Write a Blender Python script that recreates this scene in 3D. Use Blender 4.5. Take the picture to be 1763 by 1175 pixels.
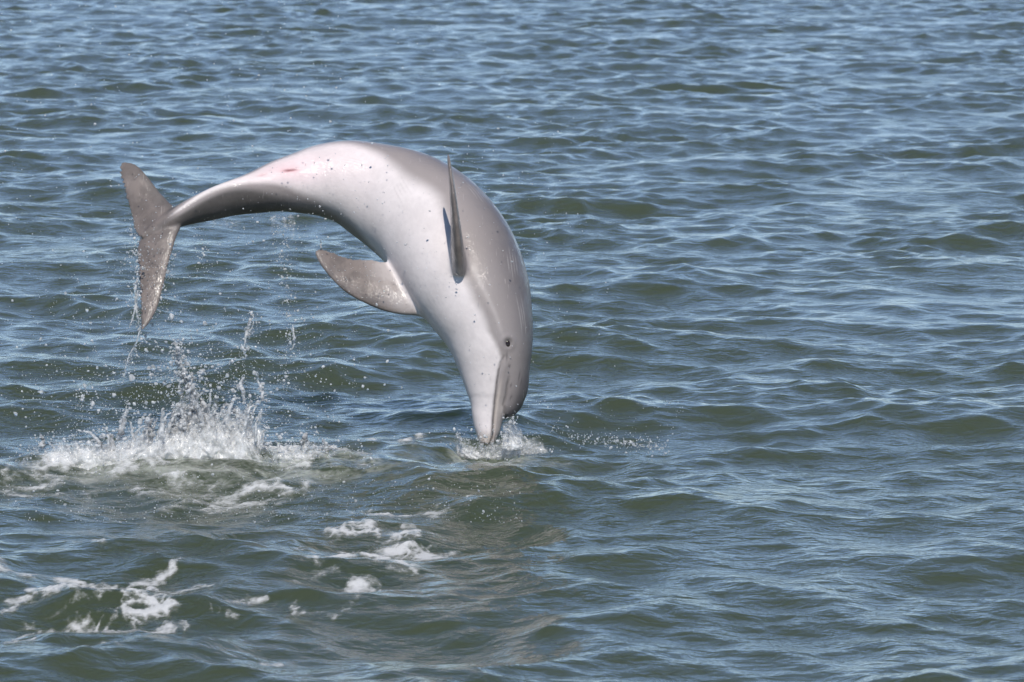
import bpy, math, random
import numpy as np
from mathutils import Vector, Matrix

random.seed(4); RNG = np.random.default_rng(11)
scene = bpy.context.scene
for o in list(bpy.data.objects): bpy.data.objects.remove(o)
COL = scene.collection

# ---------------------------------------------------------------- camera
cam_data = bpy.data.cameras.new('camera'); cam = bpy.data.objects.new('camera', cam_data); COL.objects.link(cam)
cam_data.sensor_width = 36.0; cam_data.lens = 150.0
cam_data.clip_start = 0.5; cam_data.clip_end = 20000.0
cam.location = (0.0, -16.15, 2.23); cam.rotation_euler = (math.radians(90 - 6.47), 0, 0)
cam_data.dof.use_dof = True; cam_data.dof.focus_distance = 16.25; cam_data.dof.aperture_fstop = 11.0
scene.camera = cam

# ---------------------------------------------------------------- sky and sun (behind the camera, to its right)
SUN_EL, SUN_AZ = math.radians(48), math.radians(6)      # azimuth measured from behind the camera towards its right
TO_SUN = Vector((math.sin(SUN_AZ) * math.cos(SUN_EL), -math.cos(SUN_AZ) * math.cos(SUN_EL), math.sin(SUN_EL)))
world = bpy.data.worlds.new('World'); scene.world = world; world.use_nodes = True
wn = world.node_tree.nodes; wl = world.node_tree.links
sky = wn.new('ShaderNodeTexSky'); sky.sky_type = 'NISHITA'; sky.sun_disc = False
sky.sun_elevation = SUN_EL; sky.sun_rotation = math.atan2(TO_SUN.x, TO_SUN.y)
sky.air_density = 0.5; sky.dust_density = 0.0; sky.ozone_density = 0.0
bg = wn['Background']; bg.inputs['Strength'].default_value = 0.15
wl.new(sky.outputs['Color'], bg.inputs['Color'])
sun_data = bpy.data.lights.new('sun', 'SUN'); sun_data.energy = 3.6; sun_data.angle = math.radians(0.53)
sun_data.color = (1.0, 0.95, 0.88)
sun = bpy.data.objects.new('sun', sun_data); COL.objects.link(sun)
sun.rotation_euler = TO_SUN.to_track_quat('Z', 'Y').to_euler(); sun.location = (5, -10, 20)

vs = scene.view_settings
vs.view_transform = 'Standard'; vs.look = 'None'; vs.exposure = 0.22; vs.gamma = 1.0; vs.use_curve_mapping = False
scene.cycles.max_bounces = 12; scene.cycles.transmission_bounces = 10; scene.cycles.transparent_max_bounces = 24
scene.cycles.caustics_reflective = False; scene.cycles.caustics_refractive = False
scene.cycles.use_denoising = True
scene.cycles.sample_clamp_indirect = 6.0

# ---------------------------------------------------------------- helpers
def tag(o, label=None, cat=None, kind=None, group=None):
    if label: o['label'] = label
    if cat: o['category'] = cat
    if kind: o['kind'] = kind
    if group: o['group'] = group
    return o

def mesh_object(name, V, F, mat=None, parent=None, smooth=True, attrs=None):
    me = bpy.data.meshes.new(name)
    V = np.asarray(V, np.float32)
    if isinstance(F, np.ndarray):
        n = F.shape[1]
        me.vertices.add(len(V)); me.vertices.foreach_set('co', V.ravel())
        me.loops.add(F.size); me.loops.foreach_set('vertex_index', F.astype(np.int32).ravel())
        me.polygons.add(len(F)); me.polygons.foreach_set('loop_start', np.arange(0, F.size, n, dtype=np.int32))
        me.update(calc_edges=True)
    else:
        me.from_pydata(V.tolist(), [], F)
    me.validate(); me.update()
    if smooth: me.polygons.foreach_set('use_smooth', np.ones(len(me.polygons), bool))
    for k, a in (attrs or {}).items():
        if a.ndim == 1:
            at_ = me.attributes.new(k, 'FLOAT', 'POINT'); at_.data.foreach_set('value', a.astype(np.float32))
        else:
            at_ = me.attributes.new(k, 'FLOAT_COLOR', 'POINT')
            at_.data.foreach_set('color', np.concatenate([a, np.ones((len(a), 1))], 1).astype(np.float32).ravel())
    o = bpy.data.objects.new(name, me); COL.objects.link(o)
    if mat: me.materials.append(mat)
    if parent: o.parent = parent
    return o

class NT_:
    """small shader-tree builder"""
    def __init__(self, name):
        self.m = bpy.data.materials.new(name); self.m.use_nodes = True
        self.t = self.m.node_tree; self.n = self.t.nodes; self.n.clear()
        self.out = self.n.new('ShaderNodeOutputMaterial')
    def node(self, kind, **kw):
        nd = self.n.new(kind)
        for k, v in kw.items():
            if k.startswith('_'): setattr(nd, k[1:], v)
            else:
                s = nd.inputs[k.replace('~', ' ')]
                if isinstance(v, bpy.types.NodeSocket): self.t.links.new(v, s)
                else: s.default_value = v
        return nd
    def set(self, nd, key, v):
        s = nd.inputs[key]
        if isinstance(v, bpy.types.NodeSocket): self.t.links.new(v, s)
        else: s.default_value = v
    def math(self, op, a, b=None, c=None, clamp=False):
        nd = self.n.new('ShaderNodeMath'); nd.operation = op; nd.use_clamp = clamp
        for i, v in enumerate((a, b, c)):
            if v is not None: self.set(nd, i, v)
        return nd.outputs[0]
    def noise(self, scale, detail=4.0, rough=0.5, vec=None, dist=0.0, color=False):
        nd = self.n.new('ShaderNodeTexNoise')
        nd.inputs['Scale'].default_value = scale; nd.inputs['Detail'].default_value = detail
        nd.inputs['Roughness'].default_value = rough; nd.inputs['Distortion'].default_value = dist
        if vec is not None: self.set(nd, 'Vector', vec)
        return nd.outputs['Color' if color else 0]
    def ramp(self, v, lo, hi, a=0.0, b=1.0):
        nd = self.n.new('ShaderNodeMapRange'); nd.interpolation_type = 'SMOOTHSTEP'
        self.set(nd, 0, v)
        for i, q in enumerate((lo, hi, a, b)): nd.inputs[i + 1].default_value = q
        return nd.outputs[0]
    def mixc(self, f, a, b, mode='MIX'):
        nd = self.n.new('ShaderNodeMix'); nd.data_type = 'RGBA'; nd.blend_type = mode
        self.set(nd, 'Factor', f)
        self.set(nd, 6, a); self.set(nd, 7, b)
        return nd.outputs[2]
    def attr(self, name, color=False):
        nd = self.n.new('ShaderNodeAttribute'); nd.attribute_name = name
        return nd.outputs['Color' if color else 'Fac']
    def pos(self): return self.n.new('ShaderNodeNewGeometry').outputs['Position']
    def mapped(self, vec, scale, rot=(0, 0, 0)):
        nd = self.n.new('ShaderNodeMapping'); self.set(nd, 'Vector', vec)
        nd.inputs['Scale'].default_value = scale; nd.inputs['Rotation'].default_value = rot
        return nd.outputs[0]
    def surface(self, s): self.t.links.new(s, self.out.inputs['Surface']); return self.m

def rgb(r, g, b): return (r, g, b, 1.0)

# ---------------------------------------------------------------- view geometry
F_PX = 7345.8            # focal length in pixels of a 1763 px wide frame (150 mm on 36 mm)
CAM = np.array([0.0, -16.15, 2.23])
PITCH = math.radians(6.47)
FWD = np.array([0.0, math.cos(PITCH), -math.sin(PITCH)])
UPV = np.array([0.0, math.sin(PITCH), math.cos(PITCH)])
RGT = np.array([1.0, 0.0, 0.0])
D0 = 16.30               # distance of the leaping dolphin
S = F_PX / D0            # working units per metre

def at(px, py, dep=0.0):
    """a point dep units beyond the dolphin's distance (arrays welcome)"""
    px, py, dep = np.broadcast_arrays(*[np.asarray(q, float) for q in (px, py, dep)])
    d = D0 + dep / S
    return CAM + d[..., None] * FWD + ((px - 881.5) / F_PX * d)[..., None] * RGT + ((587.5 - py) / F_PX * d)[..., None] * UPV

def to_px(p):
    q = np.asarray(p, float) - CAM
    d = q @ FWD
    return 881.5 + F_PX * (q @ RGT) / d, 587.5 - F_PX * (q @ UPV) / d, (d - D0) * S

def on_water(px, py, z=0.0):
    """where the sight line through a frame point meets height z"""
    r = FWD + (px - 881.5) / F_PX * RGT + (587.5 - py) / F_PX * UPV
    return CAM + r * ((z - CAM[2]) / r[2])

def spline(t, T, V):
    """Catmull-Rom through (T, V)"""
    T = np.asarray(T, float); V = np.asarray(V, float)
    if V.ndim == 1: V = V[:, None]
    m = np.gradient(V, T, axis=0) if len(T) > 2 else np.repeat((V[1:] - V[:-1]) / (T[1] - T[0]), 2, 0)
    k = np.clip(np.searchsorted(T, t, side='right') - 1, 0, len(T) - 2)
    h = (T[k + 1] - T[k]); u = ((t - T[k]) / h)[:, None]; h = h[:, None]
    out = ((2*u**3 - 3*u**2 + 1) * V[k] + (u**3 - 2*u**2 + u) * h * m[k]
           + (-2*u**3 + 3*u**2) * V[k+1] + (u**3 - u**2) * h * m[k+1])
    return out[:, 0] if out.shape[1] == 1 else out

# ---------------------------------------------------------------- dolphin body: stations from tail to beak
# x, y, depth, lateral half width, dorsal half depth, ventral half depth, turn of the belly about the spine (deg)
ST = [
 (243, 407,  46,  5,  3.0, 3.0,  15),
 (258, 399,  48,  8,  5.0, 5.0,  16),
 (278, 388,  52, 13, 10,  10,   18),
 (303, 375,  58, 18, 20,  20,   24),
 (322, 367,  66, 18, 26,  26,   32),
 (348, 357,  76, 17, 32,  30,   42),
 (378, 346,  90, 18.5, 36, 32,  48),
 (411, 337, 106, 25, 40,  36,   42),
 (445, 329, 124, 34, 45,  41,   36),
 (479, 320, 141, 44, 50,  47,   28),
 (516, 315, 158, 54, 57,  54,   21),
 (552, 311, 171, 64, 66,  63,   14),
 (597, 314, 180, 75, 78,  74,    5),
 (647, 331, 182, 88, 92,  88,   -6),
 (696, 354, 168, 99, 101, 98,  -20),
 (733, 379, 145,104, 106,104,  -30),
 (766, 416, 115,108, 108,108,  -40),
 (792, 456,  84,107, 107,107,  -49),
 (812, 494,  60,100, 101,101,  -56),
 (829, 533,  42, 90,  91, 90,  -61),
 (842, 570,  31, 79,  78, 79,  -64),
 (848.5, 604,24, 70,  69, 70,  -66),
 (851.5, 640,18, 58,  61, 61,  -67),
 (852, 660,  14.5,50, 57, 55,  -68),
 (851.6, 674,12.5,44, 53.5,50.5,-68),
 (850.6, 686,11,39.5, 49, 46, -69),
 (849.4, 695, 9.5,36, 44.5, 42.5,-69),
 (848.2, 702, 8.5,33.5, 38.5, 39.8,-70),
 (847, 707.5, 7.6,31.5, 32, 37.5, -70),
 (845.8, 712, 7, 30,  26.5, 35.3,-70),
 (844.6, 717, 6, 28.2,22.8, 32.8,-70),
 (842.4, 728, 4.5,25.2, 21.3, 28,-70),
 (840.4, 742,   2, 22,  20, 22,  -70),
 (839, 753,   1, 18.5,  17, 17.5,-70),
 (838.5, 760, 0, 15.5,  14, 14.5,-70),
 (838.2, 765.5, 0, 10,   9, 9.5,  -70),
 (838, 768.2, 0, 1,   1,  1,   -70),
]
ST = np.array(ST, float)
_cen = at(ST[:, 0], ST[:, 1], ST[:, 2])
_len = np.concatenate([[0], np.cumsum(np.linalg.norm(np.diff(_cen, axis=0), axis=1))])
BODY_LEN = _len[-1]
_T = _len / BODY_LEN
NS, NT = 620, 168
_t = np.linspace(0, 1, NS)
_t = np.unique(np.concatenate([_t, np.linspace(_T[-12], 0.9999, 120)]))
NS = len(_t)
def _smooth(a, n):
    for _ in range(n):
        b = a.copy(); b[1:-1] = (a[:-2] + 2 * a[1:-1] + a[2:]) / 4; a = b
    return a
SC = spline(_t, _T, _cen)
SR = np.clip(spline(_t, _T, ST[:, 3:6]), 0.6, None) / S
SPH = np.radians(spline(_t, _T, ST[:, 6]))
_w = np.clip((_T[-12] - _t) / 0.06, 0, 1)[:, None]; _w = _w * _w * (3 - 2 * _w)
SC = SC + _w * (_smooth(SC, 60) - SC); SR = SR + _w * (_smooth(SR, 60) - SR); SPH = _smooth(SPH, 80)
_b = _smooth(SR, 160); _hd = np.clip((_t - .84) / .03, 0, 1) * np.clip((.985 - _t) / .01, 0, 1)
SR[:, 2] += _hd * (_b[:, 2] - SR[:, 2]); SR[:, 0] += _hd * (_b[:, 0] - SR[:, 0]); SC += (_hd[:, None]) * (_smooth(SC, 60) - SC)
SR[:, 2] += np.clip((_t - .93) / .02, 0, 1) * np.clip((.99 - _t) / .02, 0, 1) * .004
TAN = np.gradient(SC, axis=0); TAN = _smooth(TAN / np.linalg.norm(TAN, axis=1)[:, None], 20)
TAN /= np.linalg.norm(TAN, axis=1)[:, None]
_c = -FWD[None] + TAN * (TAN @ FWD)[:, None]; _c /= np.linalg.norm(_c, axis=1)[:, None]
_n = np.cross(_c, TAN)
VEN = np.cos(SPH)[:, None] * _c + np.sin(SPH)[:, None] * _n       # towards the belly
RIG = np.cross(VEN, TAN)                                           # towards the animal's right

def body_radius(i, th):
    a, bd, bv = SR[i, 0], SR[i, 1], SR[i, 2]
    b = np.where(np.cos(th) > 0, bv, bd)
    return 1.0 / np.sqrt((np.cos(th) / b) ** 2 + (np.sin(th) / a) ** 2)

def body_point(i, th, k=1.0):
    r = body_radius(i, th) * k
    return SC[i] + r[..., None] * (np.cos(th)[..., None] * VEN[i] + np.sin(th)[..., None] * RIG[i])

def body_coords(P):
    """(station index, angle from the belly line, distance / skin radius) of points"""
    idx = np.zeros(len(P), int)
    for k in range(0, len(P), 20000):
        d = ((P[k:k+20000, None, :] - SC[None, ::4]) ** 2).sum(-1)
        idx[k:k+20000] = d.argmin(1) * 4
    best = idx.copy(); bd = np.full(len(P), 1e9)
    for o in range(-4, 5):
        j = np.clip(idx + o, 0, NS - 1)
        d = ((P - SC[j]) ** 2).sum(1)
        m = d < bd; bd[m] = d[m]; best[m] = j[m]
    q = P - SC[best]
    th = np.arctan2((q * RIG[best]).sum(1), (q * VEN[best]).sum(1))
    rr = np.sqrt(bd) / body_radius(best, th)
    return best, th, rr

def grid_faces(n, m, wrap=True):
    f = []
    i = np.arange(n - 1)[:, None]; j = np.arange(m if wrap else m - 1)[None]
    j2 = (j + 1) % m
    return np.stack([i * m + j, i * m + j2, (i + 1) * m + j2, (i + 1) * m + j], -1).reshape(-1, 4)

def body_mesh():
    th = np.linspace(0, 2 * np.pi, NT, endpoint=False)
    V = np.stack([body_point(np.full(NT, i), th) for i in range(NS)]).reshape(-1, 3)
    F = [tuple(f) for f in grid_faces(NS, NT)]
    F.append(tuple(range(NT))); F.append(tuple(range((NS - 1) * NT, NS * NT))[::-1])
    return V, F

def blade_mesh(L, T, half, n=90, m=44, peak=0.34):
    """a fin: leading and trailing edge points (x, y, depth) from root to tip and half thickness"""
    L = np.array(L, float); T = np.array(T, float); half = np.array(half, float)
    PL = at(L[:, 0], L[:, 1], L[:, 2]); PT = at(T[:, 0], T[:, 1], T[:, 2])
    mid = (PL + PT) / 2
    u = np.concatenate([[0], np.cumsum(np.linalg.norm(np.diff(mid, axis=0), axis=1))]); u /= u[-1]
    t = np.linspace(0, 1, n)
    PL = _smooth(spline(t, u, PL), 4); PT = _smooth(spline(t, u, PT), 4); PT = PT + ((.0018 * np.sin(t * 37) * np.sin(t * 91 + 1) - .003 * np.exp(-((t - .62) / .008) ** 2) - .002 * np.exp(-((t - .31) / .01) ** 2)) * np.clip((1 - t) * 8, 0, 1) * np.clip(t * 8, 0, 1))[:, None] * (PT - PL) / np.linalg.norm(PT - PL, axis=1)[:, None]; h = np.clip(spline(t, u, half), .3, None) / S
    chord = PT - PL
    span = np.gradient((PL + PT) / 2, axis=0)
    nor = np.cross(chord, span); nor = _smooth(nor / np.linalg.norm(nor, axis=1)[:, None], 30)
    nor /= np.linalg.norm(nor, axis=1)[:, None]
    a = np.linspace(0, 2 * np.pi, m, endpoint=False)
    c = (1 - np.cos(a)) / 2                                 # 0 at leading, 1 at trailing edge
    prof = 2.6 * (np.sqrt(c) * 0.5 * (1 - c) + 0.10 * c * (1 - c)) * 1.0 + 0.03
    prof = prof / prof.max() * np.sign(np.sin(a) + 1e-9)
    prof[np.abs(np.sin(a)) < 1e-6] = 0
    V = PL[:, None] + c[None, :, None] * chord[:, None] + (h[:, None] * prof[None])[..., None] * nor[:, None]
    V = V.reshape(-1, 3)
    F = [tuple(f) for f in grid_faces(n, m)]
    F.append(tuple(range(m))); F.append(tuple(range((n - 1) * m, n * m))[::-1])
    return V, F

FLUKES = (
 [(217,279.5,128),(228,281,124),(240,288,118),(256,306,106),(272,327,94),(288,345,80),(304,362,64),(312,376,56),(312,388,50),(305,404,40),(299,424,30),(290,456,14),(280,500,-6),(267,540,-24),(254,561,-32),(246,569.5,-36)],
 [(209,280,128),(204,288,124),(205,297,118),(210,317,106),(217,342,94),(226,374,78),(233,401,62),(241,411,54),(237,420,50),(235,430,42),(236,445,32),(237.5,470,14),(239.5,506,-6),(241,540,-24),(241.5,560,-32),(241.5,569,-36)],
 [1.2,1.8,2.4,3.4,4.6,6.5,9.5,11.5,9.5,7.5,5.6,4.4,3.4,2.6,1.8,1.0])
FLIP_L = (
 [(745,547,62),(724,545,56),(690,541.5,50),(657,534,45),(628,522,41),(599,506,38),(576,486,36),(558,465,35),(547,449,36),(541.5,436,40)],
 [(722,490,96),(704,470,94),(678,453,88),(647,446.5,78),(622,446.5,70),(599,444,62),(577,436,56),(562,430,50),(552,428,46),(545,429,44)],
 [15,14,12.5,10.5,8.5,6.8,5.2,3.8,2.6,1.2])
FLIP_R = (
 [(792,478,-52),(792.5,462,-64),(791,440,-80),(789,411,-94),(785.5,375,-102),(781,336,-104),(775.5,292,-96),(773,274,-88),(772,265,-78)],
 [(786,446,44),(784,428,24),(782,408,4),(780.5,388,-14),(778.5,360,-34),(776,325,-54),(773,288,-66),(771.6,272,-70),(771.0,264,-72)],
 [14,12.5,11,9.2,7.2,5.2,3.4,2.4,1.2])
def _dorsal():
    i0 = int(np.argmin(np.abs(_t - 0.56))); i1 = int(np.argmin(np.abs(_t - 0.40)))
    pts = []
    out = []
    for f, lead, trail, h in ((0, .575, .43, 12), (.25, .545, .432, 10.5), (.5, .508, .428, 8), (.75, .468, .412, 5), (.92, .438, .402, 3), (1, .418, .398, 1.2)):
        row = []
        for s in (lead, trail):
            i = int(np.argmin(np.abs(_t - s)))
            p = SC[i] - VEN[i] * (SR[i, 1] * 0.86 + f * 0.20)
            row.append(to_px(p))
        out.append((row, h))
    return [r[0][0] for r in out], [r[0][1] for r in out], [r[1] for r in out]
DORSAL = _dorsal()
# ---------------------------------------------------------------- the sea
def wave_set(n, lo, hi, slope, seed, mean=-1.75, spread=0.75):
    r = np.random.default_rng(seed)
    lam = np.exp(np.linspace(math.log(lo), math.log(hi), n) + r.normal(0, 0.06, n))
    w = np.where(lam > 0.45, (0.45 / lam) ** .8, 1.0) * np.where(lam < 0.22, (lam / 0.22) ** 0.6, 1.0)
    ang = mean + r.normal(0, spread, n)
    k = 2 * np.pi / lam
    s = w * (0.6 + 0.8 * r.random(n)); s *= slope / math.sqrt((s ** 2).sum() / 2)
    return k, np.cos(ang), np.sin(ang), s / k, r.random(n) * 2 * np.pi
WAVES = [np.concatenate(q) for q in zip(wave_set(105, 0.09, 0.9, 0.140, 5, spread=.95), wave_set(26, 0.9, 3.0, 0.075, 8, spread=.7))]
CHOP = wave_set(40, 0.09, 0.45, 0.16, 31, mean=0.0, spread=2.2)        # broken, confused water round the splashes

def smooth_bump(x, y, cx, cy, rx, ry, rot=0.0):
    c, s = math.cos(rot), math.sin(rot)
    u = ((x - cx) * c + (y - cy) * s) / rx; v = (-(x - cx) * s + (y - cy) * c) / ry
    return np.exp(-(u * u + v * v))

SPL = on_water(300, 800); BEAK = on_water(845, 775); SPR = on_water(580, 800)
def disturbed(x, y):
    return np.clip(0.9 * smooth_bump(x, y, SPL[0], SPL[1] - .3, 0.95, 0.9) + 0.8 * smooth_bump(x, y, BEAK[0], BEAK[1] - .3, .5, .8)
                   + 0.6 * smooth_bump(x, y, -0.6, -2.2, .9, 1.2), 0, 1)

def water_surface(x, y, dx, dy):
    """displaced sea surface at rest points x, y"""
    x = np.asarray(x, np.float32); y = np.asarray(y, np.float32)
    X = x.copy(); Y = y.copy(); Z = np.zeros_like(x)
    # slow groups: some patches steeper than others
    g = 1.0 + 0.28 * np.sin(x * 0.9 + y * 0.35 + 1.0) * np.sin(y * 0.42 - x * 0.3 + .4) + 0.18 * np.sin(x * 2.1 - y * 1.1)
    dst = disturbed(x, y)
    for (ks, cs, ss, am, ph), gain in ((WAVES, g), (CHOP, dst)):
        for k, c, s, a, p in zip(ks, cs, ss, am, ph):
            lam = 2 * math.pi / k
            f = np.clip((lam / (abs(c) * dx + abs(s) * dy) - 1.7) / 1.3, 0, 1)
            if not np.any(f > 0): continue
            q = k * (c * x + s * y) + p
            sn = np.sin(q); ai = (a * f * gain).astype(np.float32)
            Z += ai * np.cos(q); X -= 0.95 * ai * c * sn; Y -= 0.95 * ai * s * sn
    # swell thrown up by the tail and round the beak
    Z += 0.050 * smooth_bump(x, y, SPL[0], SPL[1], .62, .20, 0.05) + 0.034 * smooth_bump(x, y, SPR[0] - .1, SPR[1] - .1, .42, .17, -0.1)
    Z += 0.030 * smooth_bump(x, y, BEAK[0] + .02, BEAK[1] - .1, .30, .16) - 0.085 * smooth_bump(x, y, BEAK[0], BEAK[1] - .05, .10, .20)
    rb = np.hypot(x - BEAK[0], (y - BEAK[1])); Z += .010 * np.cos(rb * 2 * math.pi / .13 - 1.2) * np.exp(-rb / .22)
    return X, Y, Z

def build_sea():
    near = 9.6 * (84.0 / 9.6) ** np.linspace(0, 1, 1100)
    far = 84.0 * (4500 / 84.0) ** (np.arange(1, 61) / 60) ** 1.0
    back = 9.6 - 2.2 * (np.exp(np.arange(1, 31) * 0.13) - 1) * 1.2
    d = np.concatenate([back[::-1], near, far])
    t = np.linspace(-0.225, 0.225, 720)
    ext = 0.225 + 0.004 * (np.exp(np.arange(1, 46) * 0.18) - 1)
    t = np.concatenate([-ext[::-1], t, ext])
    sc = np.maximum(d, 9.6)
    x = t[None] * sc[:, None]; y = np.repeat(d[:, None], len(t), 1) + CAM[1]
    dy = np.abs(np.gradient(d))[:, None].astype(np.float32); dx = (np.abs(np.gradient(t))[None] * sc[:, None]).astype(np.float32)
    X, Y, Z = water_surface(x, y, dx, dy)
    V = np.stack([X, Y, Z], -1).reshape(-1, 3)
    F = grid_faces(len(d), len(t), wrap=False)
    # bubbles stirred under the surface
    aer = (0.95 * smooth_bump(x, y, SPL[0] + .05, SPL[1] - .08, .60, .30) + 0.9 * smooth_bump(x, y, SPR[0] - .15, SPR[1] - .12, .36, .26)
           + 0.9 * smooth_bump(x, y, BEAK[0] + .03, BEAK[1] - .12, .17, .30))
    return V, F, np.clip(aer, 0, 1).ravel()

def sea_material():
    m = NT_('sea_water')
    P = m.pos()
    gust = m.ramp(m.noise(0.55, 2, .5, m.mapped(P, (1, .6, 1))), .35, .7, .55, 1.25)
    a = m.noise(9.0, 3, .55, m.mapped(P, (1, 1.25, 1), (0, 0, .3)), .4)
    b = m.noise(34.0, 3, .55, m.mapped(P, (1, 1.3, 1), (0, 0, -.4)), .3)
    h = m.math('ADD', m.math('MULTIPLY', a, 0.019), m.math('MULTIPLY', b, 0.0024))
    bump = m.node('ShaderNodeBump', Strength=1.0, Distance=1.0, Height=m.math('MULTIPLY', h, gust))
    murk = m.mixc(m.noise(0.8, 2, .5, P), rgb(.050, .064, .036), rgb(.057, .071, .039))
    bub = m.math('MULTIPLY', m.attr('aerated'), m.ramp(m.math('ADD', m.math('MULTIPLY', m.noise(7, 5, .62, P, .6), .75), m.math('MULTIPLY', m.noise(45, 3, .6, P, .3), .25)), .40, .64))
    col = m.mixc(bub, murk, rgb(.46, .48, .41))
    pr = m.node('ShaderNodeBsdfPrincipled', Roughness=0.15, IOR=1.333)
    m.set(pr, 'Base Color', col); m.set(pr, 'Normal', bump.outputs[0])
    pr.subsurface_method = 'BURLEY'; m.set(pr, 'Subsurface Weight', .85); pr.inputs['Subsurface Radius'].default_value = (.8, 1.0, .6); pr.inputs['Subsurface Scale'].default_value = 2.5
    return m.surface(pr.outputs[0])

V, F, aer = build_sea()
sea = mesh_object('sea', V, F, sea_material(), attrs={'aerated': aer})
tag(sea, 'choppy grey green sea reflecting blue sky in short ripples', 'water', 'structure')
# ---------------------------------------------------------------- the dolphin
def joined(parts):
    Vs, Fs, n = [], [], 0
    for V, F in parts:
        Vs.append(V); Fs += [tuple(int(i) + n for i in f) for f in F]; n += len(V)
    return np.concatenate(Vs), Fs

def voxel_skin(parts, size):
    """fuse closed shapes into one continuous skin"""
    me_all = None
    V, F = joined(parts)
    o = mesh_object('raw', V, F, smooth=False)
    import bmesh
    bm = bmesh.new(); bm.from_mesh(o.data); bmesh.ops.recalc_face_normals(bm, faces=bm.faces); bm.to_mesh(o.data); bm.free()
    md = o.modifiers.new('fuse', 'REMESH'); md.mode = 'VOXEL'; md.voxel_size = size; md.adaptivity = 0.0
    dg = bpy.context.evaluated_depsgraph_get()
    me = bpy.data.meshes.new_from_object(o.evaluated_get(dg))
    V = np.empty(len(me.vertices) * 3, np.float32); me.vertices.foreach_get('co', V)
    E = np.empty(len(me.edges) * 2, np.int32); me.edges.foreach_get('vertices', E)
    L = np.empty(len(me.loops), np.int32); me.loops.foreach_get('vertex_index', L)
    old = o.data; bpy.data.objects.remove(o); bpy.data.meshes.remove(old)
    nq = len(me.polygons); bpy.data.meshes.remove(me)
    return V.reshape(-1, 3).astype(np.float64), E.reshape(-1, 2), L.reshape(nq, 4)

def relax(V, E, w, n, lam=0.5):
    deg = np.bincount(E.ravel(), minlength=len(V))[:, None]
    for _ in range(n):
        acc = np.stack([np.bincount(E[:, 0], V[E[:, 1], k], len(V)) + np.bincount(E[:, 1], V[E[:, 0], k], len(V)) for k in range(3)], 1)
        V = V + (lam * w)[:, None] * (acc / np.maximum(deg, 1) - V)
    return V

def normals_of(V, Q):
    n = np.cross(V[Q[:, 2]] - V[Q[:, 0]], V[Q[:, 3]] - V[Q[:, 1]])
    N = np.stack([np.bincount(Q.ravel(), np.repeat(n[:, k], 4), len(V)) for k in range(3)], 1)
    return N / np.linalg.norm(N, axis=1)[:, None]

def interp(t, tab):
    tab = np.array(tab, float); return np.interp(t, tab[:, 0], tab[:, 1])

fins = [blade_mesh(*FLUKES, n=150), blade_mesh(*FLIP_L), blade_mesh(*FLIP_R), blade_mesh(*DORSAL)]
DV, DE, DQ = voxel_skin([body_mesh()] + fins, 0.0046)
# fillets where the fins leave the body
fin_v = np.concatenate([f[0] for f in fins[1:]])
fi, fth, frr = body_coords(fin_v)
root = fin_v[(frr > .9) & (frr < 1.12)]
from mathutils.kdtree import KDTree
kd = KDTree(len(root))
for i, p in enumerate(root): kd.insert(p, i)
kd.balance()
near = np.array([kd.find(p)[2] for p in DV])
DV = relax(DV, DE, np.ones(len(DV)), 3); 
DV = relax(DV, DE, np.exp(-(near / 0.030) ** 2), 40)
bi, bth, brr = body_coords(DV)
bt = _t[bi]; ath = np.abs(np.degrees(bth)); sgn = np.degrees(bth)
NRM = normals_of(DV, DQ)
skin = brr < 1.12
def sm_(x, a, b):
    u = np.clip((x - a) / (b - a), 0, 1); return u * u * (3 - 2 * u)
def groove(curve, width, depth, t0, t1, signed=False):
    """press a crease into the skin along angle(t)"""
    th0 = interp(bt, curve)
    a = sgn if signed else ath
    d = np.radians(a - th0) * body_radius(bi, bth)
    w = np.exp(-(d / width) ** 2) * np.clip((bt - t0) / .012, 0, 1) * np.clip((t1 - bt) / .012, 0, 1) * skin
    return w * depth, w
MOUTH = [(.858, 84), (.866, 79), (.88, 75), (.9, 72), (.927, 71), (.945, 76), (.96, 83), (.975, 90), (.99, 96), (1, 98)]
g1, mouth_w = groove(MOUTH, .0048, .0075, .852, 1.02)
g2, slit_w = groove([(.255, -1.5), (.30, 1)], .0034, .008, .256, .298, True)
slit_w = slit_w * np.exp(-((bt - .274) / .011) ** 2) ; g2 = slit_w * .009
g3, anal_w = groove([(.20, 0), (.25, 0)], .006, .004, .214, .238, True)
# soft fold along each lip and in front of the melon, eye socket
g4, _ = groove([(a, b + 9) for a, b in MOUTH], .010, -.0028, .86, 1.0)
EYE_T, EYE_TH = .8375, 90.0
ei = int(np.argmin(np.abs(_t - EYE_T)))
EYES = [body_point(np.array([ei]), np.array([math.radians(s * EYE_TH)]))[0] for s in (1, -1)]
ed = np.minimum(*[np.linalg.norm(DV - e, axis=1) for e in EYES])
g5 = 0.0075 * np.exp(-(ed / .011) ** 2) - 0.0022 * np.exp(-((ed - .024) / .010) ** 2)
# slight swelling of the cheeks behind the gape, throat crease
# melon: bulges over the beak and is set off from the upper jaw by a fold
FOLD = [(.86, 96), (.90, 97), (.93, 101), (.942, 118), (.947, 150), (.952, 180)]
fo = interp(bt, FOLD)
g6, fold_w = groove(FOLD, .0060, .0065, .885, .953)
g7 = -.010 * sm_(ath - fo, 2, 30) * sm_(bt, .86, .915) * (1 - sm_(bt, .936, .950)) * skin
DV = DV - NRM * (g1 + g2 + g3 + g4 + g5 + g6 + g7)[:, None]
DV = relax(DV, DE, (np.clip((bt - .85) / .03, 0, 1) * skin), 2)

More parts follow.
